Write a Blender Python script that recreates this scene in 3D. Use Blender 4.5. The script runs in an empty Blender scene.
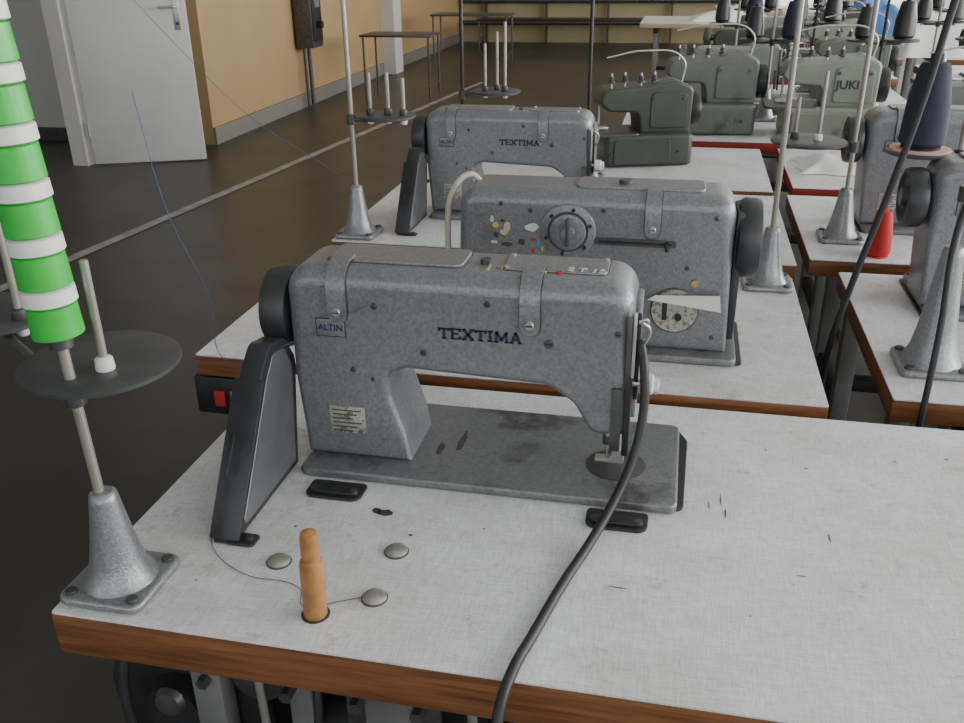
import bpy, bmesh, math, random
from mathutils import Vector, Matrix
random.seed(4)
COL=bpy.context.scene.collection
# ---------------------------------------------------------------- materials
def mat(name,col,rough=.5,metal=0.,var=0.,vscale=8.,bump=0.,bscale=200.,dirt=None,spec=.5,bvor=False,trans=0.,bdist=.001):
    m=bpy.data.materials.new(name);m.use_nodes=True
    nt=m.node_tree;b=nt.nodes['Principled BSDF'];N=nt.nodes.new;L=nt.links.new
    b.inputs['Base Color'].default_value=(*col,1);b.inputs['Roughness'].default_value=rough
    b.inputs['Metallic'].default_value=metal;b.inputs['Specular IOR Level'].default_value=spec
    if trans: b.inputs['Transmission Weight'].default_value=trans
    tc=N('ShaderNodeTexCoord')
    cur=None
    if var>0:
        n=N('ShaderNodeTexNoise');n.inputs['Scale'].default_value=vscale;n.inputs['Detail'].default_value=6
        L(tc.outputs['Object'],n.inputs['Vector'])
        r=N('ShaderNodeValToRGB');r.color_ramp.elements[0].position=.3;r.color_ramp.elements[1].position=.7
        r.color_ramp.elements[0].color=(*[c*(1-var) for c in col],1);r.color_ramp.elements[1].color=(*[min(1,c*(1+var)) for c in col],1)
        L(n.outputs['Fac'],r.inputs['Fac']);cur=r.outputs['Color']
    if dirt:
        n=N('ShaderNodeTexNoise');n.inputs['Scale'].default_value=dirt[1];n.inputs['Detail'].default_value=8;n.inputs['Roughness'].default_value=.65
        L(tc.outputs['Object'],n.inputs['Vector'])
        r=N('ShaderNodeValToRGB');r.color_ramp.elements[0].position=dirt[2];r.color_ramp.elements[1].position=dirt[3]
        L(n.outputs['Fac'],r.inputs['Fac'])
        mx=N('ShaderNodeMixRGB');L(r.outputs['Color'],mx.inputs['Fac'])
        if cur: L(cur,mx.inputs['Color1'])
        else: mx.inputs['Color1'].default_value=(*col,1)
        mx.inputs['Color2'].default_value=(*dirt[0],1);cur=mx.outputs['Color']
    if cur: L(cur,b.inputs['Base Color'])
    if bump>0:
        if bvor:
            n=N('ShaderNodeTexVoronoi');n.inputs['Scale'].default_value=bscale;o=n.outputs['Distance']
        else:
            n=N('ShaderNodeTexNoise');n.inputs['Scale'].default_value=bscale;n.inputs['Detail'].default_value=3;o=n.outputs['Fac']
        L(tc.outputs['Object'],n.inputs['Vector'])
        bp=N('ShaderNodeBump');bp.inputs['Strength'].default_value=bump;bp.inputs['Distance'].default_value=bdist
        L(o,bp.inputs['Height']);L(bp.outputs['Normal'],b.inputs['Normal'])
    return m
HAM=mat('hammered_grey_paint',(.218,.225,.238),.32,.38,.20,230,.25,420,dirt=((.10,.092,.08),7,.58,.84),bvor=True)
HAMD=mat('hammered_dark_grey_paint',(.05,.052,.056),.38,.3,.2,14,.2,420,bvor=True)
CONEM=mat('hammered_silver_paint',(.28,.29,.30),.33,.5,.2,230,.25,420,bvor=True)
BEDM=mat('bed_worn_grey',(.205,.21,.22),.34,.38,.15,200,.15,420,dirt=((.028,.025,.022),8,.51,.68),bvor=True)
GREEN=mat('machine_green_paint',(.22,.24,.19),.4,.1,.1,12,.1,200,dirt=((.08,.08,.06),9,.6,.8))
GREEND=mat('machine_dark_green_paint',(.055,.065,.052),.4,.1,.1,12)
GREYG=mat('machine_grey_green_paint',(.12,.135,.12),.4,.1,.1,12,.1,200,dirt=((.05,.05,.04),9,.55,.75))
GUARD=mat('guard_dark_grey',(.045,.046,.05),.38,.35,.25,20,.05,200)
BLK=mat('black_plastic',(.018,.018,.02),.38)
RUB=mat('black_rubber',(.022,.022,.024),.5)
STEEL=mat('steel',(.50,.50,.48),.33,.75,.15,30)
CAPM=mat('worn_nickel',(.38,.37,.34),.32,.5,.25,60)
STEELD=mat('dark_steel',(.10,.10,.10),.4,.6,.2,30)
ROD=mat('dull_rod_metal',(.34,.32,.28),.4,.5,.15,30)
WHT=mat('white_plastic',(.72,.72,.70),.4)
GRN=mat('green_plastic',(.03,.46,.05),.35,0,.08,40)
RED=mat('red_thread',(.5,.02,.02),.7)
NAVY=mat('navy_thread',(.018,.02,.04),.75,0,.2,60,.3,500)
BLUEM=mat('logo_blue_paint',(.02,.032,.06),.45)
PLATE=mat('label_plate',(.45,.44,.39),.4,.4,.1,60,dirt=((.16,.15,.13),120,.50,.6))
WOODP=mat('turned_wood',(.38,.18,.06),.4,0,.3,40,dirt=((.12,.05,.02),25,.55,.75))
DISC=mat('disc_dark_grey',(.045,.048,.048),.42,0,.2,20,.1,300)
CREAM=mat('cream_cable',(.45,.41,.34),.5)
IRON=mat('stand_iron_dark',(.03,.03,.032),.5,.4,.2,20)
IRONL=mat('stand_iron_grey',(.20,.205,.20),.45,.4,.2,12)
PINK=mat('pink_felt',(.6,.35,.33),.9)
YEL=mat('yellow_paint',(.6,.42,.08),.6);WPA=mat('white_paint_patch',(.6,.6,.57),.6,0,.1,50);BLU=mat('blue_paint',(.05,.25,.5),.5)
DIRTY=mat('oil_stain',(.06,.052,.045),.35,0,.3,60)
THR=mat('blue_thread',(.06,.08,.25),.7);THRD=mat('dark_thread',(.10,.10,.12),.7)
LWOOD=mat('pale_table_wood',(.45,.36,.22),.5,0,.15,6)
BLUEF=mat('blue_fabric',(.06,.14,.33),.9,0,.3,8);WFAB=mat('white_fabric',(.75,.75,.75),.8,0,.05,8);BEIGE=mat('beige_fabric',(.5,.42,.30),.9,0,.2,8)
def wood_mat():
    m=mat('edge_band_wood',(.30,.115,.035),.4);nt=m.node_tree;b=nt.nodes['Principled BSDF'];N=nt.nodes.new;L=nt.links.new
    tc=N('ShaderNodeTexCoord');mp=N('ShaderNodeMapping');mp.inputs['Scale'].default_value=(2.2,2.2,45)
    n=N('ShaderNodeTexNoise');n.inputs['Scale'].default_value=4;n.inputs['Detail'].default_value=8;n.inputs['Distortion'].default_value=.4
    r=N('ShaderNodeValToRGB');r.color_ramp.elements[0].position=.28;r.color_ramp.elements[0].color=(.11,.04,.016,1)
    r.color_ramp.elements[1].position=.7;r.color_ramp.elements[1].color=(.27,.115,.046,1)
    L(tc.outputs['Object'],mp.inputs['Vector']);L(mp.outputs['Vector'],n.inputs['Vector']);L(n.outputs['Fac'],r.inputs['Fac']);L(r.outputs['Color'],b.inputs['Base Color'])
    return m
WOOD=wood_mat()
def laminate():
    m=mat('linen_laminate',(.62,.63,.65),.33);nt=m.node_tree;b=nt.nodes['Principled BSDF'];N=nt.nodes.new;L=nt.links.new
    tc=N('ShaderNodeTexCoord')
    def stretched(sc):
        mp=N('ShaderNodeMapping');mp.inputs['Scale'].default_value=sc
        n=N('ShaderNodeTexNoise');n.inputs['Scale'].default_value=1;n.inputs['Detail'].default_value=3
        L(tc.outputs['Object'],mp.inputs['Vector']);L(mp.outputs['Vector'],n.inputs['Vector']);return n.outputs['Fac']
    a=stretched((50,700,1));c=stretched((700,50,1))
    ad=N('ShaderNodeMath');ad.operation='ADD';L(a,ad.inputs[0]);L(c,ad.inputs[1])
    r=N('ShaderNodeValToRGB');r.color_ramp.elements[0].position=.38;r.color_ramp.elements[0].color=(.60,.61,.63,1)
    r.color_ramp.elements[1].position=.58;r.color_ramp.elements[1].color=(.81,.82,.845,1)
    h=N('ShaderNodeMath');h.operation='MULTIPLY';h.inputs[1].default_value=.5;L(ad.outputs[0],h.inputs[0]);L(h.outputs[0],r.inputs['Fac'])
    cur=r.outputs['Color']
    for sc,p0,p1,c0 in ((5,.36,.6,(.78,.76,.73,1)),(38,.30,.42,(.70,.67,.63,1))):
        n=N('ShaderNodeTexNoise');n.inputs['Scale'].default_value=sc;n.inputs['Detail'].default_value=9;n.inputs['Roughness'].default_value=.7
        L(tc.outputs['Object'],n.inputs['Vector'])
        r2=N('ShaderNodeValToRGB');r2.color_ramp.elements[0].position=p0;r2.color_ramp.elements[0].color=c0
        r2.color_ramp.elements[1].position=p1;r2.color_ramp.elements[1].color=(1,1,1,1);L(n.outputs['Fac'],r2.inputs['Fac'])
        mx=N('ShaderNodeMixRGB');mx.blend_type='MULTIPLY';mx.inputs['Fac'].default_value=1
        L(cur,mx.inputs['Color1']);L(r2.outputs['Color'],mx.inputs['Color2']);cur=mx.outputs['Color']
    L(cur,b.inputs['Base Color'])
    return m
LAM=laminate()
FLOORM=mat('brown_floor_linoleum',(.050,.045,.036),.38,0,.25,1.2,.03,60,dirt=((.030,.027,.022),2.5,.5,.7))
ORANGE=mat('ochre_wall_paint',(.42,.28,.135),.7,0,.05,2,.05,80)
OCHRE=mat('pale_yellow_back_wall_paint',(.42,.35,.21),.8,0,.06,2)
WHITEW=mat('white_wall_paint',(.55,.54,.51),.7,0,.04,2,.05,80)
DOORM=mat('white_door_paint',(.58,.58,.56),.45,0,.04,3)
BASEB=mat('grey_baseboard',(.20,.19,.16),.6)
CEIL=mat('ceiling_white',(.7,.7,.68),.8)
LINE=mat('white_floor_line',(.30,.29,.26),.6,0,.3,10)
mat_panel=mat('guard_side_panel',(.15,.155,.165),.36,.4,.2,15,.05,200)
# ---------------------------------------------------------------- geometry helpers
def empty(name,loc=(0,0,0),rz=0):
    e=bpy.data.objects.new(name,None);COL.objects.link(e);e.location=loc;e.rotation_euler=(0,0,rz);e.empty_display_size=.1;return e
def finish(name,bm,m,parent=None,smooth=True,angle=40,flat=()):
    me=bpy.data.meshes.new(name);bmesh.ops.recalc_face_normals(bm,faces=bm.faces);
    bm.normal_update()
    if smooth:
        for f in bm.faces:f.smooth=True
        for f in flat:f.smooth=False
        for e in bm.edges:
            if len(e.link_faces)==2 and e.calc_face_angle(0)>math.radians(angle): e.smooth=False
    bm.to_mesh(me);bm.free();me.materials.append(m)
    o=bpy.data.objects.new(name,me);COL.objects.link(o)
    if parent:o.parent=parent
    return o
def box(name,x0,x1,y0,y1,z0,z1,m,parent=None,bev=0.,seg=2,rot=None):
    bm=bmesh.new();bmesh.ops.create_cube(bm,size=1)
    c=Vector(((x0+x1)/2,(y0+y1)/2,(z0+z1)/2))
    for v in bm.verts: v.co=Vector((v.co.x*(x1-x0),v.co.y*(y1-y0),v.co.z*(z1-z0)))
    if bev>0: bmesh.ops.bevel(bm,geom=bm.edges[:]+bm.verts[:],offset=bev,segments=seg,profile=.5,affect='EDGES')
    if rot: bmesh.ops.rotate(bm,verts=bm.verts,matrix=rot)
    for v in bm.verts:v.co+=c
    return finish(name,bm,m,parent)
def frame_to(p0,p1):
    d=(Vector(p1)-Vector(p0));return d.to_track_quat('Z','Y').to_matrix().to_4x4(),d.length
def lathe(name,prof,p0,p1,m,parent=None,seg=32,scale=1.):
    M,L=frame_to(p0,p1);bm=bmesh.new();rings=[]
    for r,h in prof:
        ring=[]
        for i in range(seg):
            a=2*math.pi*i/seg;v=M@Vector((max(r,1e-5)*math.cos(a),max(r,1e-5)*math.sin(a),h))+Vector(p0);ring.append(bm.verts.new(v))
        rings.append(ring)
    for a,b in zip(rings,rings[1:]):
        for i in range(seg): bm.faces.new((a[i],a[(i+1)%seg],b[(i+1)%seg],b[i]))
    bm.faces.new(rings[0][::-1]);bm.faces.new(rings[-1])
    return finish(name,bm,m,parent)
def cyl(name,p0,p1,r,m,parent=None,r1=None,seg=20,bev=0.):
    L=(Vector(p1)-Vector(p0)).length;r1=r if r1 is None else r1
    pr=[(r-bev,0),(r,bev),(r1,L-bev),(r1-bev,L)] if bev>0 else [(r,0),(r1,L)]
    return lathe(name,pr,p0,p1,m,parent,seg)
def tube(name,pts,r,m,parent=None,res=8):
    cu=bpy.data.curves.new(name,'CURVE');cu.dimensions='3D';cu.bevel_depth=r;cu.bevel_resolution=4;cu.resolution_u=res;cu.use_fill_caps=True
    s=cu.splines.new('BEZIER');s.bezier_points.add(len(pts)-1)
    for i,p in enumerate(pts):
        bp=s.bezier_points[i];bp.co=p;bp.handle_left_type=bp.handle_right_type='AUTO'
    cu.materials.append(m);o=bpy.data.objects.new(name,cu);COL.objects.link(o)
    if parent:o.parent=parent
    return o
def roundpoly(pts,n=8):
    out=[];k=len(pts)
    for i in range(k):
        p=Vector(pts[i][:2]);r=pts[i][2] if len(pts[i])>2 else 0
        a=Vector(pts[i-1][:2]);b=Vector(pts[(i+1)%k][:2])
        if r<=0: out.append(p);continue
        u=(a-p);w=(b-p);lu,lw=u.length,w.length;u.normalize();w.normalize()
        ang=u.angle(w);t=min(r/math.tan(ang/2),lu*.49,lw*.49);re=t*math.tan(ang/2)
        A=p+u*t;B=p+w*t
        if ang>math.radians(176): out+=[A,B];continue
        c=p+(u+w).normalized()*(re/math.sin(ang/2))
        va=A-c;vb=B-c;th=math.atan2(va.x*vb.y-va.y*vb.x,va.dot(vb))
        m=max(2,min(n,int(n*abs(th)/1.5)+2))
        for j in range(m+1):
            q=th*j/m;out.append(c+Vector((va.x*math.cos(q)-va.y*math.sin(q),va.x*math.sin(q)+va.y*math.cos(q))))
    res=[out[0]]
    for p in out[1:]:
        if (p-res[-1]).length>1e-4: res.append(p)
    return res
def slab(name,pts,y0,y1,m,parent=None,r=.016,plane='XZ',seg=5,back_r=None):
    P=roundpoly(pts);k=len(P)
    area=sum(P[i].x*P[(i+1)%k].y-P[(i+1)%k].x*P[i].y for i in range(k))
    if area<0: P=P[::-1]
    nrm=[]
    for i in range(k):
        e1=(P[i]-P[i-1]).normalized();e2=(P[(i+1)%k]-P[i]).normalized()
        n1=Vector((-e1.y,e1.x));n2=Vector((-e2.y,e2.x));n=(n1+n2).normalized();c=max(.5,n.dot(n1));nrm.append(n/c)
    rf=r if callable(r) else (lambda p:r)
    bm=bmesh.new();rings=[]
    def mk(p,y):
        if plane=='XZ': return (p.x,y,p.y)
        if plane=='YZ': return (y,p.x,p.y)
        return (p.x,p.y,y)
    for side in (0,1):
        for j in range(seg+1):
            a=math.pi/2*(j/seg if side==0 else 1-j/seg);ring=[]
            for i in range(k):
                q=rf(P[i]);o=q*(1-math.sin(a));d=q*(1-math.cos(a))
                ring.append(bm.verts.new(mk(P[i]+nrm[i]*o,y0+d if side==0 else y1-d)))
            rings.append(ring)
    for a,b in zip(rings,rings[1:]):
        for i in range(k): bm.faces.new((a[i],a[(i+1)%k],b[(i+1)%k],b[i]))
    f1=bm.faces.new(rings[0][::-1]);f2=bm.faces.new(rings[-1]);bm.normal_update()
    return finish(name,bm,m,parent,angle=32,flat=(f1,f2))
def text(name,s,loc,size,m,parent,ext=.0006,rx=90,off=0.,rz=0):
    cu=bpy.data.curves.new(name,'FONT');cu.body=s;cu.size=size;cu.extrude=ext;cu.offset=off;cu.materials.append(m)
    o=bpy.data.objects.new(name,cu);COL.objects.link(o);o.parent=parent;o.location=loc;o.rotation_euler=(math.radians(rx),0,math.radians(rz));return o
def screw(name,x,y,z,r,parent,m=None):
    cyl(name,(x,y+.002,z),(x,y-.003,z),r,m or STEELD,parent,seg=16,bev=.0008)
    box(name+'_slot',x-r*.75,x+r*.75,y-.0036,y-.0028,z-r*.13,z+r*.13,BLK,parent)
# ---------------------------------------------------------------- sewing machine
def tab(name,x,y,ztop,parent,m):
    def strip(nm,w,o,mm,th):
        bm=bmesh.new()
        pts=[(y-o,ztop-.058),(y-o,ztop-.030),(y+.003-o,ztop-.017),(y+.008-o,ztop-.0085+o*.4),(y+.015-o,ztop-.0025+o*.7),(y+.026-o,ztop+o),(y+.042,ztop+o)]
        rows=[]
        for a,b in pts: rows.append([bm.verts.new((x-w,a,b)),bm.verts.new((x+w,a,b))])
        for a,b in zip(rows,rows[1:]): bm.faces.new((a[0],a[1],b[1],b[0]))
        arc=[bm.verts.new((x+w*math.cos(t),y-o,ztop-.058+w*math.sin(t))) for t in [math.pi+math.pi*i/10 for i in range(1,10)]]
        bm.faces.new([rows[0][0]]+arc+[rows[0][1]]);bm.normal_update()
        ext=bmesh.ops.extrude_face_region(bm,geom=bm.faces[:])
        for v in [g for g in ext['geom'] if isinstance(g,bmesh.types.BMVert)]: v.co+=Vector((0,th*.8,-th*.6))
        finish(nm,bm,mm,parent,angle=30)
    strip(name+'_seat',.0140,.0026,STEELD,.003);strip(name,.0125,.0056,m,.004)
    cyl(name+'_screw',(x,y-.004,ztop-.056),(x,y-.0094,ztop-.056),.0058,STEEL,parent,seg=18,bev=.001)
    box(name+'_slot',x-.0045,x+.0045,y-.0100,y-.0092,ztop-.0567,ztop-.0553,BLK,parent)
def handwheel(parent,x,y,z,r,sgn,m):
    prof=[(r*.35,-.004),(r*.80,0),(r*.93,.002),(r,.010),(r,.028),(r*.95,.036),(r*.84,.038),(r*.74,.030),(r*.40,.026),(r*.36,.038),(r*.28,.042),(.001,.042)]
    lathe('handwheel',prof,(x,y,z),(x+sgn,y,z),m,parent,40)
def rvar(p):
    t=min(1,max(0,(p.y-.13)/.08));return .009+.015*t
def rslim(p): return .014
def machineA(name,loc,m,bedm,guard=True,logo='TEXTIMA',detail=True,rz=0,white_knob=True,slim=False,scale=1.):
    R=empty(name,loc,rz);R.scale=(scale,)*3
    H=-.013
    bed=[(.16,.313,.012),(.66,.313,.012),(.66,.528,.012),(.16,.528,.012)]
    slab('bed_gasket',[(.154,.322,.01),(.668,.322,.01),(.672,.50,.02),(.655,.537,.02),(.154,.537,.01)],.0005,.004,BLK,R,.001,'XY',2)
    slab('bed_plate',bed,.001,.013,bedm,R,.003,'XY',3)
    T=.284
    if slim:
        out=[(.165,.012),(.160,.255,.055),(.45,.252,.05),(.51,.268,.03),(.592,.268,.03),(.590,.082,.016),(.53,.086,.014),(.515,.13,.03),(.49,.165,.03),(.36,.178,.03),(.295,.17,.03),(.288,.10,.04),(.305,.04,.03),(.318,.012)]
        T=.26
    else:
        out=[(.156,.012),(.148,.13,.05),(.142,T,.038),(.592,T,.034),(.592,.080,.014),(.545,.082,.014),(.522,.122,.03),(.490,.143,.03),(.30,.150,.022),(.279,.140,.014),(.279,.11,.02),(.298,.05,.03),(.304,.012)]
    slab('arm_casting',out,.355,.470,m,R,rslim if slim else rvar,seg=7)
    if not slim:
        slab('top_cover',[(.195,.385,.012),(.375,.385,.012),(.375,.450,.012),(.195,.450,.012)],T-.003,T+.004,m,R,.0015,'XY',3)
        slab('top_cover_joint',[(.193,.383,.012),(.377,.383,.012),(.377,.452,.012),(.193,.452,.012)],T-.003,T+.0006,STEELD,R,.0003,'XY',1)
        slab('head_cover_joint',[(.423,.386,.01),(.557,.386,.01),(.557,.450,.01),(.423,.450,.01)],T-.003,T+.0006,STEELD,R,.0003,'XY',1)
        slab('head_cover',[(.425,.388,.01),(.555,.388,.01),(.555,.448,.01),(.425,.448,.01)],T-.003,T+.002,m,R,.001,'XY',2)
        for i,(x,y) in enumerate([(.43,.393),(.55,.393),(.55,.443),(.43,.443)]): cyl('cover_screw_%d'%i,(x,y,T),(x,y,T+.0035),.0035,STEEL,R,seg=12)
        cyl('filler_cap',(.40,.41,T),(.40,.41,T+.006),.007,STEELD,R)
        tab('hinge_tab',.217,.355,T,R,m);tab('hinge_tab_right',.466,.355,T,R,m)
    slab('face_plate',[(.378,.095,.01),(.45,.095,.01),(.45,T-.03,.02),(.378,T-.03,.02)],.604+H,.612+H,m,R,.002,'YZ',2)
    box('face_slot',.6085+H,.6135+H,.366,.376,.13,T-.04,BLK,R,.0015)
    cyl('needle_bar',(.577+H,.41,.045),(.577+H,.41,.10),.0042,STEEL,R);cyl('needle_clamp',(.577+H,.41,.040),(.577+H,.41,.052),.0065,STEELD,R)
    cyl('needle',(.577+H,.41,.012),(.577+H,.41,.042),.0011,STEEL,R,seg=8)
    cyl('presser_bar',(.592+H,.41,.03),(.592+H,.41,.12),.0048,STEEL,R)
    slab('presser_foot',[(.560+H,.0135,.002),(.600+H,.0135,.002),(.600+H,.034,.003),(.586+H,.034,.003),(.580+H,.018,.003),(.562+H,.018,.003)],.402,.418,STEEL,R,.001)
    box('lifter_bracket',.598+H,.607+H,.352,.362,.055,.165,BLK,R,.002);box('thread_guard',.583+H,.596+H,.350,.356,.062,.15,STEELD,R,.0015)
    box('head_edge_plate',.5915,.5955,.3535,.362,.165,.250,STEEL,R,.001);box('head_edge_slot',.584,.5905,.3525,.3560,.150,.245,STEELD,R,.001)
    cyl('tension_stem',(.60,.385,.135),(.625,.385,.135),.004,STEEL,R)
    if white_knob:
        lathe('tension_knob',[(.010,0),(.0135,.001),(.0135,.015),(.009,.017),(.009,.023),(.001,.024)],(.603,.370,.152),(.66,.370,.152),WHT,R,24)
        cyl('tension_post',(.590,.370,.152),(.605,.370,.152),.005,STEEL,R)
    tube('take_up_lever',[(.600,.375,.20),(.608,.362,.215),(.610,.350,.235),(.602,.345,.243)],.0022,STEEL,R)
    tube('thread_guide',[(.598,.365,.235),(.607,.352,.237),(.607,.346,.247),(.598,.343,.245)],.0016,STEEL,R)
    lathe('needle_plate',[(.040,0),(.040,.0012),(.039,.0015)],(.578,.400,.0128),(.578,.400,.1),STEELD,R,40)
    slab('slide_plate',[(.592,.365,.003),(.655,.365,.003),(.655,.44,.003),(.592,.44,.003)],.0125,.0142,bedm,R,.0004,'XY',1)
    cyl('wheel_shaft',(.12,.41,.205),(.17,.41,.205),.018,STEELD,R)
    handwheel(R,.141,.41,.208,.056,-1,HAMD if m is HAM else GREEND)
    if not slim:
        for i,(x,z,r) in enumerate([(.266,.237,.0042),(.232,.146,.0035),(.258,.134,.0028),(.329,.178,.0042),(.490,.203,.0062),(.413,.250,.0042),(.574,.222,.004)]): screw('screw_%d'%(i+1),x,.3552,z,r,R)
    if detail:
        box('badge_plate',.185,.226,.3538,.3553,.191,.217,HAMD,R,.0006);box('badge_face',.1865,.2245,.3532,.3545,.1925,.2155,m,R,.0004)
        text('badge_text','ALTIN',(.1885,.3530,.2005),.0122,BLUEM,R,.0004,off=.0002)
        box('rating_plate',.193,.243,.3535,.3553,.050,.090,PLATE,R,.0006)
        for i in range(6): box('rating_plate_row_%d'%i,.198,.238-.006*(i%3),.3528,.3537,.0835-i*.0062,.0852-i*.0062,STEELD,R)
        for i,(x,z) in enumerate([(.196,.087),(.240,.087),(.196,.053),(.240,.053)]): cyl('plate_pin_%d'%i,(x,.3545,z),(x,.3522,z),.0014,STEEL,R,seg=8)
    if logo=='TEXTIMA':
        x=.350
        G={'T':(.9,[(0,.88,.9,.88),(.45,0,.45,.9),(.28,.03,.62,.03),(.03,.70,.03,.9),(.87,.70,.87,.9)]),
           'E':(.85,[(.12,0,.12,.95),(0,.03,.8,.03),(0,.9,.8,.9),(.12,.48,.6,.48),(.78,.03,.78,.22),(.78,.72,.78,.9)]),
           'X':(.95,[(.1,.03,.85,.9),(.1,.9,.85,.03),(0,.03,.28,.03),(.67,.03,.95,.03),(0,.9,.28,.9),(.67,.9,.95,.9)]),
           'I':(.45,[(.22,0,.22,.95),(.02,.03,.42,.03),(.02,.9,.42,.9)]),
           'M':(1.15,[(.15,0,.15,.9),(1.0,0,1.0,.9),(.15,.9,.575,.2),(1.0,.9,.575,.2),(0,.03,.3,.03),(.85,.03,1.15,.03)]),
           'A':(.95,[(.12,.03,.475,.92),(.83,.03,.475,.92),(.25,.32,.70,.32),(0,.03,.27,.03),(.68,.03,.95,.03)])}
        sc=.0150
        for li,ch in enumerate('TEXTIMA'):
            w,st=G[ch];bm=bmesh.new()
            for (a0,b0,a1,b1) in st:
                p=Vector((a0,b0));q=Vector((a1,b1));d=(q-p).normalized();horiz=abs(d.x)>.99
                wd=.075 if horiz else .125;nn=Vector((-d.y,d.x))*wd;ee=d*.04;p=p-ee;q=q+ee
                vs=[]
                for yy in(.3542,.3554):
                    for cc in (p+nn,q+nn,q-nn,p-nn): vs.append(bm.verts.new((x+cc.x*sc,yy,.2005+cc.y*sc)))
                bm.faces.new(vs[:4]);bm.faces.new(vs[4:][::-1])
                for i in range(4): bm.faces.new((vs[i],vs[(i+1)%4],vs[4+(i+1)%4],vs[4+i]))
            finish('logo_letter_%d'%li,bm,BLUEM,R,smooth=False);x+=w*sc+.0022
    elif logo: text('logo_text',logo,(.43,.3548,.2085),.0235,BLUEM,R,.0006,off=.0004)
    if guard: belt_guard(R)
    return R
def belt_guard(R,dx=-.004):
    pr=[(.150,.001),(.345,.001),(.372,.150,.02),(.345,.190,.02),(.300,.198,.02),(.268,.170,.02)]
    slab('belt_guard_shell',pr,.119+dx,.148+dx,GUARD,R,.002,'YZ',2)
    pin=[(.172,.010,.006),(.335,.010,.006),(.355,.145,.015),(.338,.178,.012),(.305,.184,.012),(.280,.160,.01)]
    slab('belt_guard_panel',pin,.1475+dx,.1495+dx,mat_panel,R,.0008,'YZ',1)
    rot=Matrix.Rotation(-math.atan2(.118,.169),3,'X')
    box('guard_front_flange',.114+dx,.153+dx,.2065,.2095,-.012,.184,GUARD,R,.001,rot=rot)
    box('guard_slot',.127+dx,.133+dx,.1955,.1985,.07,.120,BLK,R,.001,rot=rot)
    slab('guard_foot',[(.135+dx,.148,.006),(.172+dx,.148,.006),(.172+dx,.172,.006),(.135+dx,.172,.006)],.0005,.004,GUARD,R,.001,'XY',1)
    cyl('guard_foot_screw',(.162+dx,.160,.004),(.162+dx,.160,.008),.005,STEELD,R)
def overlock(name,loc,m,logo=None,rz=0,s=1.):
    R=empty(name,loc,rz);R.scale=(s,)*3
    slab('base_casting',[(0,0,.02),(.30,0,.02),(.30,.22,.03),(0,.22,.03)],.002,.105,m,R,.012,'XY',4)
    slab('cloth_plate',[(-.06,.01,.02),(.12,.01,.02),(.12,.18,.02),(-.06,.18,.02)],.098,.108,STEELD,R,.002,'XY',2)
    slab('upper_casting',[(.13,.10),(.12,.17,.02),(.02,.175,.014),(-.01,.20,.015),(.0,.245,.02),(.14,.255,.03),(.25,.27,.03),(.305,.25,.03),(.30,.10)],.05,.19,m,R,.010)
    slab('front_door',[(.03,.012,.01),(.22,.012,.01),(.22,.09,.01),(.03,.09,.01)],-.006,.004,m,R,.002,'XZ',2)
    slab('side_panel',[(.16,.12,.01),(.285,.12,.01),(.285,.23,.02),(.16,.235,.02)],.045,.052,m,R,.002,'XZ',2)
    for i in range(4):
        cyl('tension_post_%d'%i,(.03+i*.05,.08+.02*(i%2),.24),(.03+i*.05,.08+.02*(i%2),.295),.004,STEEL,R,seg=10)
        lathe('tension_knob_%d'%i,[(.004,0),(.014,.003),(.014,.007),(.008,.010),(.009,.022),(.004,.024)],(.03+i*.05,.08+.02*(i%2),.262),(.03+i*.05,.08+.02*(i%2),1),STEELD,R,16)
    tube('thread_eyelet_bar',[(.28,.12,.25),(.28,.12,.33),(.15,.12,.36),(.02,.12,.34)],.003,STEEL,R)
    cyl('needle_bar',(.0,.12,.125),(.0,.12,.19),.004,STEEL,R);box('presser_foot',-.02,.03,.10,.13,.108,.118,STEEL,R,.002)
    handwheel(R,.303,.12,.17,.058,1,BLK)
    for i,(x,z) in enumerate([(.02,.045),(.25,.05),(.27,.215),(.17,.215)]): screw('screw_%d'%i,x,-.006 if z<.1 and x<.23 else (.0 if z<.1 else .045),z,.006,R)
    if logo: text('logo_text',logo,(.165,.0445,.165),.040,BLUEM,R,.0008,off=.0008)
    return R
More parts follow.
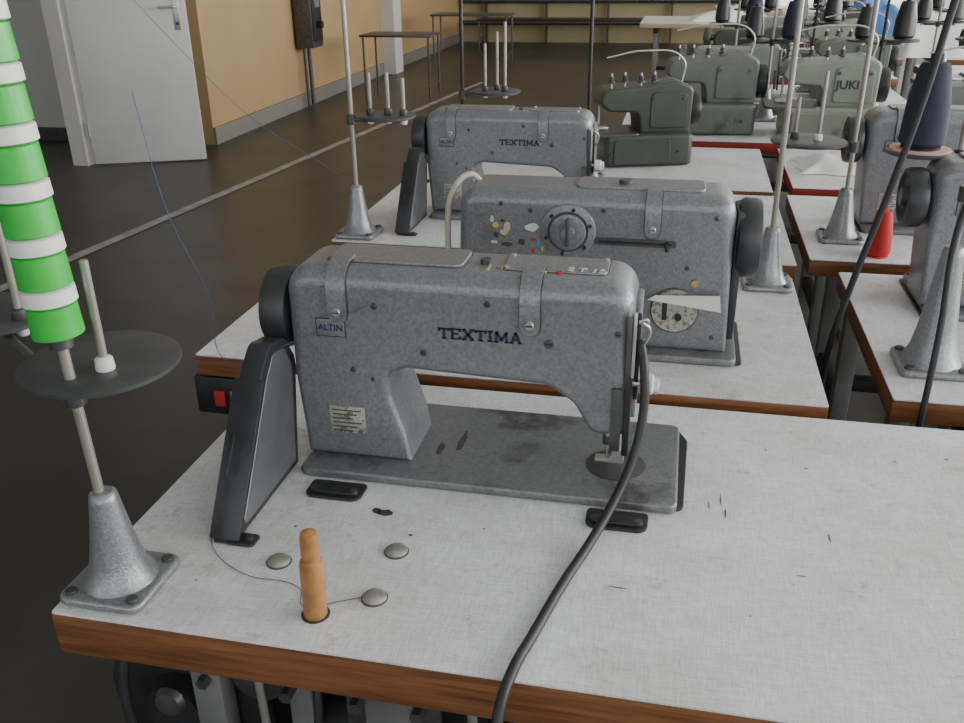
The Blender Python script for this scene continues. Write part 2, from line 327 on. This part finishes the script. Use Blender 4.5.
# ---------------------------------------------------------------- work tables
def work_table(name,x0,x1,y0,y1,z=.75,edge=None,frame=True,motor=False,th=.04):
    R=empty(name,((x0+x1)/2,(y0+y1)/2,0));cx,cy=(x0+x1)/2,(y0+y1)/2;a,b=x1-cx,y1-cy
    box('edge_banded_board',-a,a,-b,b,z-th,z-.0015,edge or WOOD,R,.002)
    slab('laminate_top',[(-a,-b,.004),(a,-b,.004),(a,b,.004),(-a,b,.004)],z-.003,z,LAM,R,.001,'XY',2)
    if frame:
        for sx in(-1,1):
            X=sx*(a-.14)
            for sy in (-.55,.55): box('leg_%d_%d'%(sx,int(sy*10)),X-.02,X+.02,sy*b-.02,sy*b+.02,.03,z-th,IRONL,R,.003)
            box('foot_rail_%d'%sx,X-.025,X+.025,-b*.85,b*.85,.0,.035,IRONL,R,.006)
            box('top_rail_%d'%sx,X-.02,X+.02,-b*.85,b*.85,z-.09,z-th,IRON,R,.004)
            box('mid_rail_%d'%sx,X-.015,X+.015,-b*.55,b*.55,.30,.34,IRON,R,.004)
        box('cross_rail',-a+.14,a-.14,-.02,.02,.30,.335,IRON,R,.004)
        box('treadle',-.2,.2,-.14,.1,.10,.115,IRON,R,.004)
    if motor:
        q=lambda x:x-cx
        w=lambda y:y-cy
        box('support_channel_1',q(.130),q(.168),w(.035),w(.065),.10,z-th,IRONL,R,.004)
        box('support_channel_2',q(.235),q(.265),w(.06),w(.09),.15,z-th,IRONL,R,.004)
        box('oil_pan',q(.17),q(.62),w(.20),w(.52),z-.17,z-th,IRON,R,.02)
        box('bracket_plate',q(.31),q(.42),w(.05),w(.06),.50,z-th,STEELD,R,.003)
        box('bracket_plate_light',q(.335),q(.395),w(.042),w(.049),.54,.66,IRONL,R,.003)
        box('rear_panel',q(.05),q(.60),w(.16),w(.17),.25,z-th,IRON,R,.003)
        lathe('belt_wheel',[(.03,0),(.095,.004),(.10,.012),(.088,.018),(.10,.024),(.095,.032),(.04,.034),(.035,.06),(.001,.06)],(q(.095),w(.10),.58),(q(.095),w(-1),.58),IRON,R,40)
        lathe('wheel_hub_cap',[(.014,0),(.020,.004),(.016,.012),(.001,.014)],(q(.095),w(.045),.60),(q(.095),w(-1),.60),STEELD,R,28)
        lathe('clutch_motor',[(.03,0),(.085,.01),(.09,.05),(.09,.17),(.08,.20),(.045,.205),(.045,.23),(.001,.23)],(q(.25),w(.14),.50),(q(1),w(.14),.50),IRON,R,28)
        lathe('motor_cap',[(.028,0),(.036,.004),(.036,.03),(.022,.04),(.001,.04)],(q(.200),w(.09),.64),(q(.200),w(-1),.64),STEELD,R,28)
        tube('motor_lead',[(q(.055),w(.05),.70),(q(.045),w(.03),.62),(q(.055),w(.03),.52),(q(.09),w(.03),.40)],.006,RUB,R)
        tube('motor_lead_2',[(q(.28),w(.05),.70),(q(.285),w(.03),.62),(q(.275),w(.03),.52),(q(.30),w(.04),.40)],.005,RUB,R)
        cyl('lifting_rod',(q(.215),w(.035),.69),(q(.225),w(.04),.2),.005,STEEL,R)
        cyl('pitman_rod',(q(.45),w(.06),.69),(q(.47),w(.1),.12),.006,STEEL,R)
        for i,x in enumerate((.15,.25,.33,.40)): cyl('hex_bolt_%d'%i,(q(x),w(.055 if i else .036),z-.10),(q(x),w(.025),z-.10),.008,STEELD,R,seg=6)
    return R
# ---------------------------------------------------------------- thread stand
def thread_stand(name,x,y,z,h,discs=(),rodm=None,cone=None,lean=(0,0),s=1.,sz=None):
    R=empty(name,(x,y,z));cm=cone or CONEM;k=.05*s;sz=sz or s
    slab('foot_plate',[(-k,-k,.014),(k,-k,.014),(k,k,.014),(-k,k,.014)],.0005,.011*s,cm,R,.004,'XY',3)
    for i,(a,b) in enumerate([(-1,-1),(1,-1),(1,1),(-1,1)]):
        cyl('bolt_%d'%i,(a*.037*s,b*.037*s,.010*s),(a*.037*s,b*.037*s,.0145*s),.007*s,STEELD,R,seg=12,bev=.001)
    lathe('base_cone',[(q*s,w*sz) for q,w in [(.044,.006),(.040,.012),(.033,.022),(.028,.040),(.023,.066),(.0185,.094),(.0155,.114),(.0145,.120),(.011,.123)]],(0,0,0),(0,0,1),cm,R,36)
    top=(lean[0]*h,lean[1]*h,h)
    cyl('pole',(lean[0]*.1,lean[1]*.1,.10*sz),top,.0055,rodm or ROD,R,seg=14)
    for i,(dx,dy,dz,r,pins) in enumerate(discs):
        px,py=lean[0]*dz,lean[1]*dz
        lathe('spool_disc_%d'%i,[(.004,0),(r-.004,0),(r,.002),(r,.006),(r-.003,.008),(r*.5,.0065),(.004,.0065)],(dx,dy,dz),(dx,dy,dz+1),DISC,R,56)
        cyl('disc_hub_%d'%i,(px,py,dz-.018),(px,py,dz+.006),.011,STEELD,R,bev=.001)
        tube('disc_arm_%d'%i,[(px,py,dz-.006),((px+dx)/2,(py+dy)/2,dz-.007),(dx,dy,dz-.006)],.005,STEELD,R)
        for j,(qx,qy,ph) in enumerate(pins):
            cyl('pin_%d_%d'%(i,j),(dx+qx,dy+qy,dz+.004),(dx+qx,dy+qy,dz+ph),.0045,ROD,R,seg=12,bev=.001)
            lathe('pin_collar_%d_%d'%(i,j),[(.009,0),(.010,.002),(.009,.013),(.006,.015)],(dx+qx,dy+qy,dz+.006),(dx+qx,dy+qy,dz+1),WHT if (j==0 and r>.08) else STEELD,R,20)
            lathe('wing_nut_%d_%d'%(i,j),[(.006,0),(.008,.003),(.008,.012)],(dx+qx,dy+qy,dz-.014),(dx+qx,dy+qy,dz+1),WHT,R,16)
    return R
def thread_cone(name,x,y,z,h,r,m):
    R=empty(name,(x,y,z))
    lathe('wound_thread',[(r*.8,.004),(r,.012),(r*.92,h*.5),(r*.66,h*.90),(r*.55,h*.95)],(0,0,0),(0,0,1),m,R,28)
    lathe('cone_core',[(r*.85,0),(r*.85,.004),(r*.3,.006),(r*.28,h*1.04),(r*.2,h*1.04)],(0,0,0),(0,0,1),m,R,20)
    return R
def cloth_heap(name,x,y,z,sx,sy,sz,m,seed=1,n=26):
    rnd=random.Random(seed);ph=[(rnd.uniform(3,9),rnd.uniform(3,9),rnd.uniform(0,6)) for _ in range(5)]
    bm=bmesh.new();g=[]
    for i in range(n+1):
        row=[]
        for j in range(n+1):
            u=i/n*2-1;v=j/n*2-1;d=max(abs(u)**2.5,abs(v)**2.5)
            hgt=(1-d)*(.75+.25*math.sin(u*3+seed)*math.cos(v*2.5))+.09*sum(math.sin(a*u+c)*math.cos(b*v-c) for a,b,c in ph)/2*(1-d)
            row.append(bm.verts.new((x+u*sx*(1+.06*math.sin(7*v+seed)),y+v*sy*(1+.06*math.cos(6*u)),z+max(.002,hgt*sz))))
        g.append(row)
    for i in range(n):
        for j in range(n): bm.faces.new((g[i][j],g[i+1][j],g[i+1][j+1],g[i][j+1]))
    return finish(name,bm,m,None,angle=80)
# ================================================================ ROOM
Zc=3.3;XR=4.6;YB=14.2;YF=-4.0
box('floor',-8.2,XR+.2,YF-.2,YB+.2,-.1,0,FLOORM)
box('ceiling',-8.2,XR+.2,YF-.2,YB+.2,Zc,Zc+.1,CEIL)
box('wall_left',-3.15,-2.95,5.9,YB,0,Zc,ORANGE)
box('wall_left_alcove',-8.2,-3.15,5.9,6.1,0,Zc,WHITEW)
box('wall_far_left',-8.2,-8.0,YF,5.9,0,Zc,WHITEW)
box('wall_pier',-3.62,-3.50,5.05,5.9,0,Zc,WHITEW)
box('baseboard_left',-2.95,-2.93,5.9,YB,0,.13,BASEB)
box('baseboard_alcove',-8.0,-3.62,5.87,5.9,0,.10,STEELD)
box('trim_pilaster',-2.95,-2.78,10.2,10.5,0,Zc,WHITEW)
def window_wall(name,horizontal,fixed,t,a0,a1,wins,sill,head,m):
    R=empty(name,(0,0,0));n=0
    def bx(nm,p0,p1,z0,z1,mm):
        lo,hi=min(fixed,fixed+t),max(fixed,fixed+t)
        if horizontal: box(nm,p0,p1,lo,hi,z0,z1,mm,R)
        else: box(nm,lo,hi,p0,p1,z0,z1,mm,R)
    bx('below_sills',a0,a1,0,sill,m);bx('above_heads',a0,a1,head,Zc,m)
    cur=a0
    for (w0,w1) in wins: bx('pier_%d'%n,cur,w0,sill,head,m);cur=w1;n+=1
    bx('pier_%d'%n,cur,a1,sill,head,m)
    return R
def window(name,horizontal,fixed,w0,w1,sill,head):
    R=empty(name,(0,0,0));k=.05
    def bx(nm,p0,p1,z0,z1,a=-.03,b=.03):
        if horizontal: box(nm,p0,p1,fixed+a,fixed+b,z0,z1,WHT,R,.004)
        else: box(nm,fixed+a,fixed+b,p0,p1,z0,z1,WHT,R,.004)
    bx('frame_bottom',w0,w1,sill,sill+k);bx('frame_top',w0,w1,head-k,head);bx('frame_side_1',w0,w0+k,sill,head);bx('frame_side_2',w1-k,w1,sill,head)
    mid=(w0+w1)/2;bx('mullion',mid-.03,mid+.03,sill,head);bx('transom',w0,w1,head-.6,head-.55)
wr=[(-3.2,-1.0),(-.4,1.8),(2.4,4.6),(5.2,7.4),(8.0,10.2),(10.8,13.4)]
window_wall('wall_right',False,XR,.2,YF,YB,wr,.6,3.0,OCHRE)
for i,(a,b) in enumerate(wr): window('window_%d'%(i+1),False,XR+.1,a,b,.6,3.0)
wf=[(-6.5,-4.3),(-3.4,-1.2),(-.4,1.8),(2.4,4.2)]  # unseen windows behind the camera, added to let in front fill
window_wall('wall_front',True,YF,-.2,-8.2,XR+.2,wf,.9,3.0,WHITEW)
for i,(a,b) in enumerate(wf): window('window_%d'%(i+7),True,YF-.1,a,b,.9,3.0)
wb=[(1.6,4.4)]
window_wall('wall_back',True,YB,.2,-3.15,XR+.2,wb,.45,3.0,OCHRE)
window('window_11',True,YB+.1,1.6,4.4,.45,3.0)
bm=bmesh.new();vs=[bm.verts.new(v) for v in [(-2.62,.6,.003),(-2.55,.6,.003),(-1.56,9.6,.003),(-1.63,9.6,.003)]];bm.faces.new(vs);finish('trim_floor_line',bm,LINE)
D=empty('door_1',(-3.46,5.09,0),math.atan2(.28,.72))
box('leaf',0,.77,-.02,.02,.01,2.02,DOORM,D,.004)
box('handle_plate',.685,.725,-.026,-.019,.90,1.12,STEEL,D,.003)
tube('handle_lever',[(.705,-.02,1.05),(.705,-.065,1.05),(.67,-.07,1.05),(.60,-.07,1.05)],.009,STEEL,D)
cyl('keyhole',(.705,-.0262,.94),(.705,-.0285,.94),.009,BLK,D)
for z in(.25,1.75): cyl('hinge_%d'%int(z*10),(-.005,-.02,z-.05),(-.005,-.02,z+.05),.009,STEEL,D)
E=empty('electrical_cabinet',(-2.93,7.75,0))
box('case',0,.17,-.13,.13,.55,1.45,STEELD,E,.01);box('cover',.17,.18,-.11,.11,.60,1.40,IRON,E,.004)
box('switch_panel',.18,.19,-.06,.06,.90,1.10,IRONL,E,.003);cyl('rotary_switch',(.19,0,.75),(.23,0,.75),.03,BLK,E)
tube('conduit_1',[(.05,-.06,.55),(.05,-.06,.4),(.05,-.06,.02)],.014,STEELD,E);tube('conduit_2',[(.05,.06,1.45),(.05,.06,2.3),(.03,.06,3.25)],.014,STEELD,E);tube('conduit_3',[(.05,.05,.55),(.05,.05,.02)],.02,STEELD,E)
Po=empty('wall_poster',(-2.945,12.6,1.1));box('sheet',0,.01,-.3,.3,-.35,.55,WPA,Po);box('frame',0,.006,-.33,.33,-.38,.58,STEELD,Po)
for k,(x,y,w,h) in enumerate([(-2.15,8.4,.36,.62),(-2.05,11.2,.5,.62),(-.2,13.2,2.2,.42)]):
    T=empty('trestle_table',(x,y,0))
    box('top',-w,w,-.22,.22,h-.02,h,STEELD if k<2 else IRON,T,.003)
    for sx in(-1,1):
        for sy in(-1,1): cyl('leg_%d_%d'%(sx,sy),(sx*(w-.03),sy*.19,0),(sx*(w-.03),sy*.19,h-.02),.011,STEELD,T,seg=8)
        cyl('brace_%d'%sx,(sx*(w-.03),-.19,.15),(sx*(w-.03),.19,.15),.008,STEELD,T,seg=8)
HP=empty('heating_pipe',(0,14.05,0))
cyl('pipe_upper',(-2.85,0,.62),(1.5,0,.62),.04,STEELD,HP);cyl('pipe_lower',(-2.85,0,.30),(1.5,0,.30),.035,STEELD,HP)
for i in range(5): box('pipe_bracket_%d'%i,-2.5+i*.95,-2.47+i*.95,0,.1,.0,.68,STEELD,HP)
# ================================================================ TABLES
work_table('sewing_table',0,1.62,0,.612,motor=True,th=.056)
work_table('sewing_table',-.175,.882,.645,1.24,.755)
work_table('sewing_table',-.18,.90,1.325,1.93,.755)
work_table('sewing_table',.985,2.05,.70,1.31)
work_table('sewing_table',.935,2.05,1.39,1.97)
REDE=mat('red_edge',(.30,.03,.02),.5)
work_table('sewing_table',-.18,.90,2.0,2.6,.75)
work_table('sewing_table',.96,2.2,2.06,2.62,.75,REDE)
work_table('sewing_table',.40,1.45,2.72,3.3,.75,REDE)
work_table('sewing_table',1.55,2.6,2.75,3.35,.75)
for (x,y) in [(.5,3.6),(1.75,3.6),(.6,4.5),(1.9,4.5),(.8,5.4),(2.1,5.4),(1.2,6.3)]:
    work_table('sewing_table',x,x+1.1,y,y+.6,.75)
work_table('cutting_table',.2,2.2,8.0,8.9,.75,LWOOD);work_table('cutting_table',.9,3.2,9.6,10.6,.75,LWOOD)
# ================================================================ MACHINES
M1=machineA('sewing_machine',(0,0,.75),HAM,BEDM)
machineA('sewing_machine',(-.144,1.25,.755),HAM,BEDM,scale=.945)
machineA('sewing_machine',(.92,1.30,.75),HAM,BEDM,guard=False)
machineA('sewing_machine',(.945,.74,.75),HAM,BEDM,guard=False)
overlock('overlock_machine',(.40,2.22,.75),GREEND,rz=.3,s=.95)
overlock('overlock_machine',(.58,2.80,.75),GREYG,rz=.1,s=1.05)
overlock('overlock_machine',(.98,2.78,.75),GREEN,'JUKI',s=1.05)
overlock('overlock_machine',(1.32,2.28,.75),GREYG,s=1.0)
overlock('overlock_machine',(1.68,2.85,.75),GREEN,'JUKI',s=1.0)
for i,(x,y,m) in enumerate([(.50,3.33,GREEN),(1.75,3.33,HAM),(.62,4.24,GREEND),(1.9,4.24,HAM),(.85,5.15,GREEN)]):
    machineA('sewing_machine',(x,y,.75),m,m,False,None,False,slim=True,scale=.9)
for i,(x,y,m) in enumerate([(1.20,3.72,GREYG),(2.3,3.72,HAM),(1.25,4.62,GREEN),(2.5,4.62,GREYG),(1.4,5.55,GREEND),(2.7,5.55,GREEND)]):
    overlock('overlock_machine',(x,y,.75),m)
# zigzag machine (operator side faces us)
Zm=empty('zigzag_sewing_machine',(-.004,-.024,.755))
slab('bed_gasket',[(.236,.79,.01),(.762,.79,.01),(.762,.985,.01),(.236,.985,.01)],.0005,.004,BLK,Zm,.001,'XY',1)
slab('bed_plate',[(.24,.782,.012),(.752,.782,.012),(.752,.98,.012),(.24,.98,.012)],.001,.014,BEDM,Zm,.003,'XY',3)
TZ=.279
slab('arm_casting',[(.735,.012),(.731,.15,.05),(.731,TZ,.034),(.276,TZ,.034),(.274,.11,.014),(.324,.085,.01),(.385,.145,.03),(.55,.150,.022),(.572,.135,.014),(.56,.012)],.812,.935,HAM,Zm,rvar,seg=7)
slab('top_cover',[(.47,.84,.012),(.68,.84,.012),(.68,.91,.012),(.47,.91,.012)],TZ-.002,TZ+.004,HAM,Zm,.002,'XY',2)
cyl('top_knob',(.55,.87,TZ+.003),(.55,.87,TZ+.010),.011,STEELD,Zm)
handwheel(Zm,.736,.875,.198,.066,1,HAMD)
box('wheel_housing',.732,.746,.83,.92,.03,.25,HAMD,Zm,.004)
lathe('stitch_dial_ring',[(.046,0),(.046,.003),(.043,.005),(.001,.005)],(.463,.813,.213),(.463,.7,.213),HAM,Zm,48)
lathe('stitch_dial_groove',[(.034,0),(.034,.0012),(.001,.0012)],(.463,.808,.213),(.463,.7,.213),STEELD,Zm,40)
lathe('stitch_dial',[(.030,0),(.030,.005),(.028,.006),(.012,.006),(.010,.012),(.001,.012)],(.463,.808,.213),(.463,.7,.213),HAM,Zm,40)
for i in range(6):
    a=i*math.pi/3+.3;cyl('dial_pin_%d'%i,(.463+.038*math.cos(a),.809,.213+.038*math.sin(a)),(.463+.038*math.cos(a),.804,.213+.038*math.sin(a)),.003,BLK,Zm,seg=10)
box('dial_pointer',.460,.466,.7950,.8025,.19,.238,STEELD,Zm,.002)
slab('width_slot',[(.507,.193,.004),(.640,.193,.004),(.640,.205,.004),(.507,.205,.004)],.8085,.8125,STEELD,Zm,.0008)
box('slot_groove',.515,.632,.8068,.809,.1975,.2005,BLK,Zm);box('slot_lever',.622,.628,.795,.809,.190,.203,BLK,Zm,.001)
tab('hinge_tab',.60,.812,TZ,Zm,HAM)
lathe('access_plate',[(.040,0),(.040,.003),(.038,.0045),(.001,.0045)],(.645,.8125,.085),(.645,.7,.085),STEELD,Zm,40)
lathe('access_recess',[(.0375,0),(.0375,.0008),(.001,.0008)],(.645,.808,.085),(.645,.7,.085),PLATE,Zm,40)
box('access_slot',.625,.633,.8060,.8078,.068,.108,BLK,Zm,.001);cyl('access_lock',(.652,.808,.075),(.652,.803,.075),.006,BLK,Zm)
bm=bmesh.new();vs=[bm.verts.new(v) for v in [(.600,.800,.105),(.720,.795,.092),(.716,.797,.120),(.612,.802,.113)]];f=bm.faces.new(vs);bm.normal_update();bmesh.ops.solidify(bm,geom=[f],thickness=.0015);finish('edge_guide_strip',bm,WHT,Zm)
for i,(x,z,r) in enumerate([(.40,.245,.004),(.52,.25,.004),(.70,.245,.004),(.35,.255,.004),(.66,.16,.004),(.71,.04,.004)]): screw('screw_%d'%(i+1),x,.8122,z,r,Zm)
cyl('brass_screw',(.675,.812,.135),(.675,.807,.135),.006,mat('brass',(.5,.38,.15),.35,.8),Zm)
for i,(x,z,w,h,mm) in enumerate([(.340,.218,.010,.010,YEL),(.341,.201,.010,.010,DIRTY),(.352,.226,.008,.006,DIRTY),(.334,.228,.006,.012,WPA),(.354,.206,.012,.010,BEIGE),(.402,.216,.022,.014,WPA),(.388,.205,.004,.004,BLU),(.405,.195,.008,.006,RED),(.413,.19,.006,.014,BLU),(.420,.180,.004,.010,YEL),(.404,.176,.005,.010,RED),(.337,.188,.012,.005,WPA),(.36,.185,.02,.008,DIRTY),(.36,.215,.012,.02,BEIGE),(.385,.19,.012,.012,DIRTY)]):
    n=9;rr=random.Random(i);slab('paint_patch_%d'%i,[(x+w/2*math.cos(2*math.pi*q/n)*rr.uniform(.8,1.2),z+h/2*math.sin(2*math.pi*q/n)*rr.uniform(.8,1.2)) for q in range(n)],.811,.8125,mm,Zm,.0002,'XZ',1)
OCD=mat('faded_yellow_chalk',(.42,.31,.10),.7)
text('chalk_scribble','J 4610',(.405,.388,.2845),.022,OCD,M1,.0010,rx=0,off=.0002,rz=3)
text('chalk_scribble_white','S T 15',(.505,.392,.2868),.018,WPA,M1,.0006,rx=0,rz=-4)
for i,(x,y,mm) in enumerate([(.478,.384,OCD),(.497,.386,RED)]):
    n=7;rr=random.Random(i+40);slab('paint_dab_%d'%i,[(x+.0045*math.cos(2*math.pi*q/n)*rr.uniform(.4,1.2),y+.003*math.sin(2*math.pi*q/n)*rr.uniform(.5,1.4)) for q in range(n)],.2825,.2874,mm,M1,.0002,'XY',1)
tube('cream_lead_cable',[(.30,.86,.02),(.262,.84,.10),(.250,.84,.20),(.262,.85,.270),(.285,.87,.288),(.30,.88,.275)],.0055,CREAM,Zm)
cyl('needle_bar',(.305,.875,.03),(.305,.875,.12),.004,STEEL,Zm)
# ================================================================ THREAD STANDS
S1=thread_stand('thread_stand',.050,.060,.75,.82,[(-.003,.045,.250,.082,[(.018,-.018,.125)]),(-.226,.155,.245,.075,[(.050,-.01,.125)])],lean=(-.03,0))
z=.305;i=0
while z<.80:
    for (hh,r,mm,nm) in ((.034,.0250,GRN,'green_tube'),(.0175,.0258,WHT,'white_ring')):
        rb,rt=(r*1.0,r*.95)if mm is GRN else (r,r*.98)
        lathe('%s_%d'%(nm,i),[(rb-.003,0),(rb,.0015),(rt,hh-.002),(rt-.003,hh-.0003)],(-.03*z,0,z),(-.03*(z+hh),0,z+hh),mm,S1,36)
        z+=hh
    i+=1
cyl('tube_stop_collar',(-.0088,0,.292),(-.0091,0,.306),.012,STEELD,S1)
thread_stand('thread_stand',-.128,1.385,.755,1.5,[(.09,-.005,.285,.066,[(-.04,0,.10),(.0,.01,.10),(.04,0,.09)])])
thread_stand('thread_stand',.825,1.185,.755,1.5,[])
thread_stand('thread_stand',1.02,1.56,.75,1.5,[(-.10,.0,.225,.085,[(.02,0,.16),(-.03,.02,.10)])])
thread_stand('thread_stand',1.065,.835,.75,.9,[(.14,-.02,.30,.08,[])],s=1.1,sz=1.7)
S5=thread_stand('thread_stand',1.16,1.25,.75,1.3,[(-.08,-.03,.275,.06,[])])
BLKR=mat('black_pole_paint',(.02,.02,.022),.4,.3)
thread_stand('thread_stand',.36,2.06,.75,1.6,[],rodm=BLKR)
thread_stand('thread_stand',-.02,2.06,.75,1.6,[(.1,.0,.25,.075,[(.03,0,.2),(-.03,0,.14),(0,.03,.17)])],rodm=BLKR)
for (x,y,mm) in [(.95,3.18,NAVY),(1.35,3.18,BLK),(1.75,3.25,NAVY),(1.2,4.0,BLK),(1.75,4.1,GREEND),(2.3,4.05,NAVY),(1.4,5.0,BLK),(.85,3.95,NAVY),(1.0,4.95,BLK),(2.0,4.95,NAVY),(1.6,5.9,BLK)]:
    thread_stand('thread_stand',x,y,.75,.95,[(.07,0,.30,.06,[(0,0,.12)]),(-.07,0,.30,.06,[(0,0,.12)])],rodm=BLKR if mm is BLK else None)
    thread_cone('thread_cone',x+.07,y,1.06,.14,.04,mm);thread_cone('thread_cone',x-.07,y,1.06,.12,.035,BLK)
# ================================================================ SMALL THINGS ON MAIN TABLE
P=empty('wooden_peg',(.285,.053,.75))
lathe('turned_peg',[(.0120,0),(.0128,.002),(.0128,.066),(.0118,.071),(.0092,.073),(.0090,.075),(.0098,.077),(.0100,.100),(.0085,.106),(.003,.108)],(0,0,0),(0.02,0,1),WOODP,P,28)
cyl('peg_socket',(0,0,-.001),(0,0,.0012),.0155,DIRTY,P)
for k,(x,y) in enumerate([(.209,.130),(.338,.175),(.339,.090)]):
    B=empty('metal_button_cap',(x,y,.75));lathe('cap_rim',[(.0148,0),(.0150,.0012),(.0140,.0022),(.013,.0024)],(0,0,0),(0,0,1),STEELD,B,28);lathe('cap',[(.0136,0),(.0138,.0028),(.0120,.0046),(.007,.0058),(.0005,.0062)],(0,0,0),(0,0,1),CAPM,B,28)
for nm,(x,y) in (('machine_hinge',(.222,.278)),('machine_hinge',(.588,.280))):
    Hh=empty(nm,(x,y,.75))
    slab('hinge_leaf',[(-.038,-.014,.013),(.038,-.014,.013),(.038,.026,.006),(-.038,.026,.006)],.0005,.004,RUB,Hh,.001,'XY',2)
    slab('hinge_pad',[(-.030,-.008,.006),(.030,-.008,.006),(.030,.008,.006),(-.030,.008,.006)],.004,.009,BLK,Hh,.001,'XY',2)
    for sx in(-1,1): cyl('hinge_screw_%d'%sx,(sx*.027,.0,.004),(sx*.027,.0,.0095),.005,STEELD,Hh,seg=12)
def stain(x,y,w,h,m,k,nm='table_mark'):
    n=14;pts=[(w*math.cos(2*math.pi*i/n)*(.7+.5*random.random()),h*math.sin(2*math.pi*i/n)*(.7+.5*random.random())) for i in range(n)]
    bm=bmesh.new();vs=[bm.verts.new((a,b,0)) for a,b in pts];bm.faces.new(vs);o=finish(nm,bm,m);o.location=(x,y,k);return o
for (x,y,w,h) in [(.300,.250,.012,.007),(.288,.252,.006,.006),(.345,.21,.003,.002),(.83,.46,.003,.002),(.84,.30,.001,.010),(.95,.50,.003,.0015),(.78,.50,.002,.002),(.72,.33,.001,.010),(1.02,.52,.003,.002),(.09,.30,.02,.004),(.715,.36,.0008,.012),(.70,.345,.0008,.009),(.60,.16,.012,.0007),(.66,.22,.001,.001),(.74,.14,.0015,.001),(.20,.20,.002,.0015),(.43,.24,.0015,.0015),(.13,.08,.002,.001),(.80,.22,.008,.0006)]: stain(x,y,w,h,DIRTY,.7506)
for (x,y,w,h) in [(.36,.42,.005,.030),(.335,.395,.005,.018)]:
    o=stain(x,y,w,h,DIRTY,.0134,'oil_mark');o.parent=M1
tube('power_cable',[(.600,.372,.96),(.608,.352,.925),(.610,.338,.875),(.602,.318,.825),(.584,.280,.785),(.562,.225,.761),(.540,.150,.7565),(.520,.060,.757),(.508,.0,.758),(.503,-.03,.745),(.50,-.055,.68),(.49,-.07,.55),(.47,.0,.30),(.40,.1,.1)],.0058,RUB)
tube('loose_thread',[(.10,.18,.7512),(.12,.14,.7512),(.18,.10,.7515),(.25,.09,.7512),(.27,.06,.7512),(.30,.075,.7512),(.33,.09,.7515)],.0005,THRD)
tube('hanging_blue_thread',[(-.128,1.385,.88),(-.22,1.37,.94),(-.36,1.36,1.03),(-.50,1.36,1.16),(-.75,1.36,1.45),(-1.2,1.36,2.2)],.0006,THR)
tube('hanging_blue_thread',[(.36,.40,1.033),(.24,.35,.98),(.16,.33,.94),(.06,.34,.90),(.0,.42,.96),(-.08,.48,1.06),(-.13,.52,1.22)],.0005,THR)
tube('hanging_cable',[(1.10,1.0,1.9),(1.06,1.0,1.45),(1.037,1.0,1.31),(1.018,1.0,1.16),(.99,1.0,1.0),(.955,1.0,.83),(.934,1.0,.70),(.93,1.0,.55),(.93,1.0,.2)],.0062,RUB)
tube('hanging_cable',[(1.12,.80,1.8),(1.10,.78,1.35),(1.055,.76,1.10),(1.036,.74,1.0),(1.03,.70,.88),(1.026,.685,.76),(1.02,.675,.6)],.005,RUB)
thread_cone('navy_thread_cone',1.08,1.22,1.037,.165,.042,NAVY)
cyl('pink_felt_pad',(1.08,1.22,1.033),(1.08,1.22,1.037),.055,PINK)
thread_cone('red_thread_cone',1.085,1.44,.75,.11,.027,RED)
SB=empty('power_switch_box',(-.13,.70,.655))
box('case',-.06,.06,-.05,.05,-.02,.055,IRON,SB,.006);box('red_rocker',-.02,.0,-.056,-.05,0,.03,RED,SB,.002);box('label',.01,.045,-.053,-.05,0,.03,HAM,SB,.001)
slab('red_sticker',[(-.125,.90,.01),(-.065,.90,.01),(-.065,.93,.01),(-.125,.93,.01)],.7552,.7558,RED,None,.0001,'XY',1)
cloth_heap('blue_fabric_pile',1.88,6.6,.75,.30,.20,.34,BLUEF,2)
cloth_heap('white_dust_cover',2.22,5.68,.75,.34,.24,.75,WFAB,5)
cloth_heap('beige_fabric_pile',1.34,6.7,.75,.16,.15,.22,BEIGE,3)
cloth_heap('white_fabric_pile',1.0,8.4,.75,.35,.25,.12,WFAB,7)
cloth_heap('white_fabric_scraps',1.12,2.35,.75,.12,.12,.05,WFAB,9)
# ================================================================ LIGHT
w=bpy.data.worlds.new('sky');bpy.context.scene.world=w;w.use_nodes=True
bg=w.node_tree.nodes['Background'];bg.inputs['Color'].default_value=(.88,.94,1,1);bg.inputs['Strength'].default_value=2.0
def area(name,loc,rot,sx,sy,e,col=(1,.99,.97)):
    l=bpy.data.lights.new(name,'AREA');l.shape='RECTANGLE';l.size=sx;l.size_y=sy;l.energy=e;l.color=col
    o=bpy.data.objects.new(name,l);COL.objects.link(o);o.location=loc;o.rotation_euler=[math.radians(a) for a in rot];return o
for i,(a,b) in enumerate(wr): area('window_light_%d'%i,(XR+.3,(a+b)/2,1.9),(0,90,0),2.1,b-a,(65,140,205,170,100,100)[i])
for i,(a,b) in enumerate(wf): area('front_window_light_%d'%i,((a+b)/2,YF-.3,1.95),(90,0,0),b-a,2.0,11)  # added fill lamps outside the front openings, brighten the machine fronts
# ================================================================ CAMERA
cam=bpy.data.cameras.new('camera');co=bpy.data.objects.new('camera',cam);COL.objects.link(co)
F=Vector((-.19592,.88626,-.41973));Rr=Vector((.97761,.21002,-.01286));U=Rr.cross(F)
M=Matrix((( Rr.x,U.x,-F.x,.6282),(Rr.y,U.y,-F.y,-.6543),(Rr.z,U.z,-F.z,1.4),(0,0,0,1)))
co.matrix_world=M;cam.sensor_width=36;cam.lens=36*900/964;cam.clip_start=.02
bpy.context.scene.camera=co
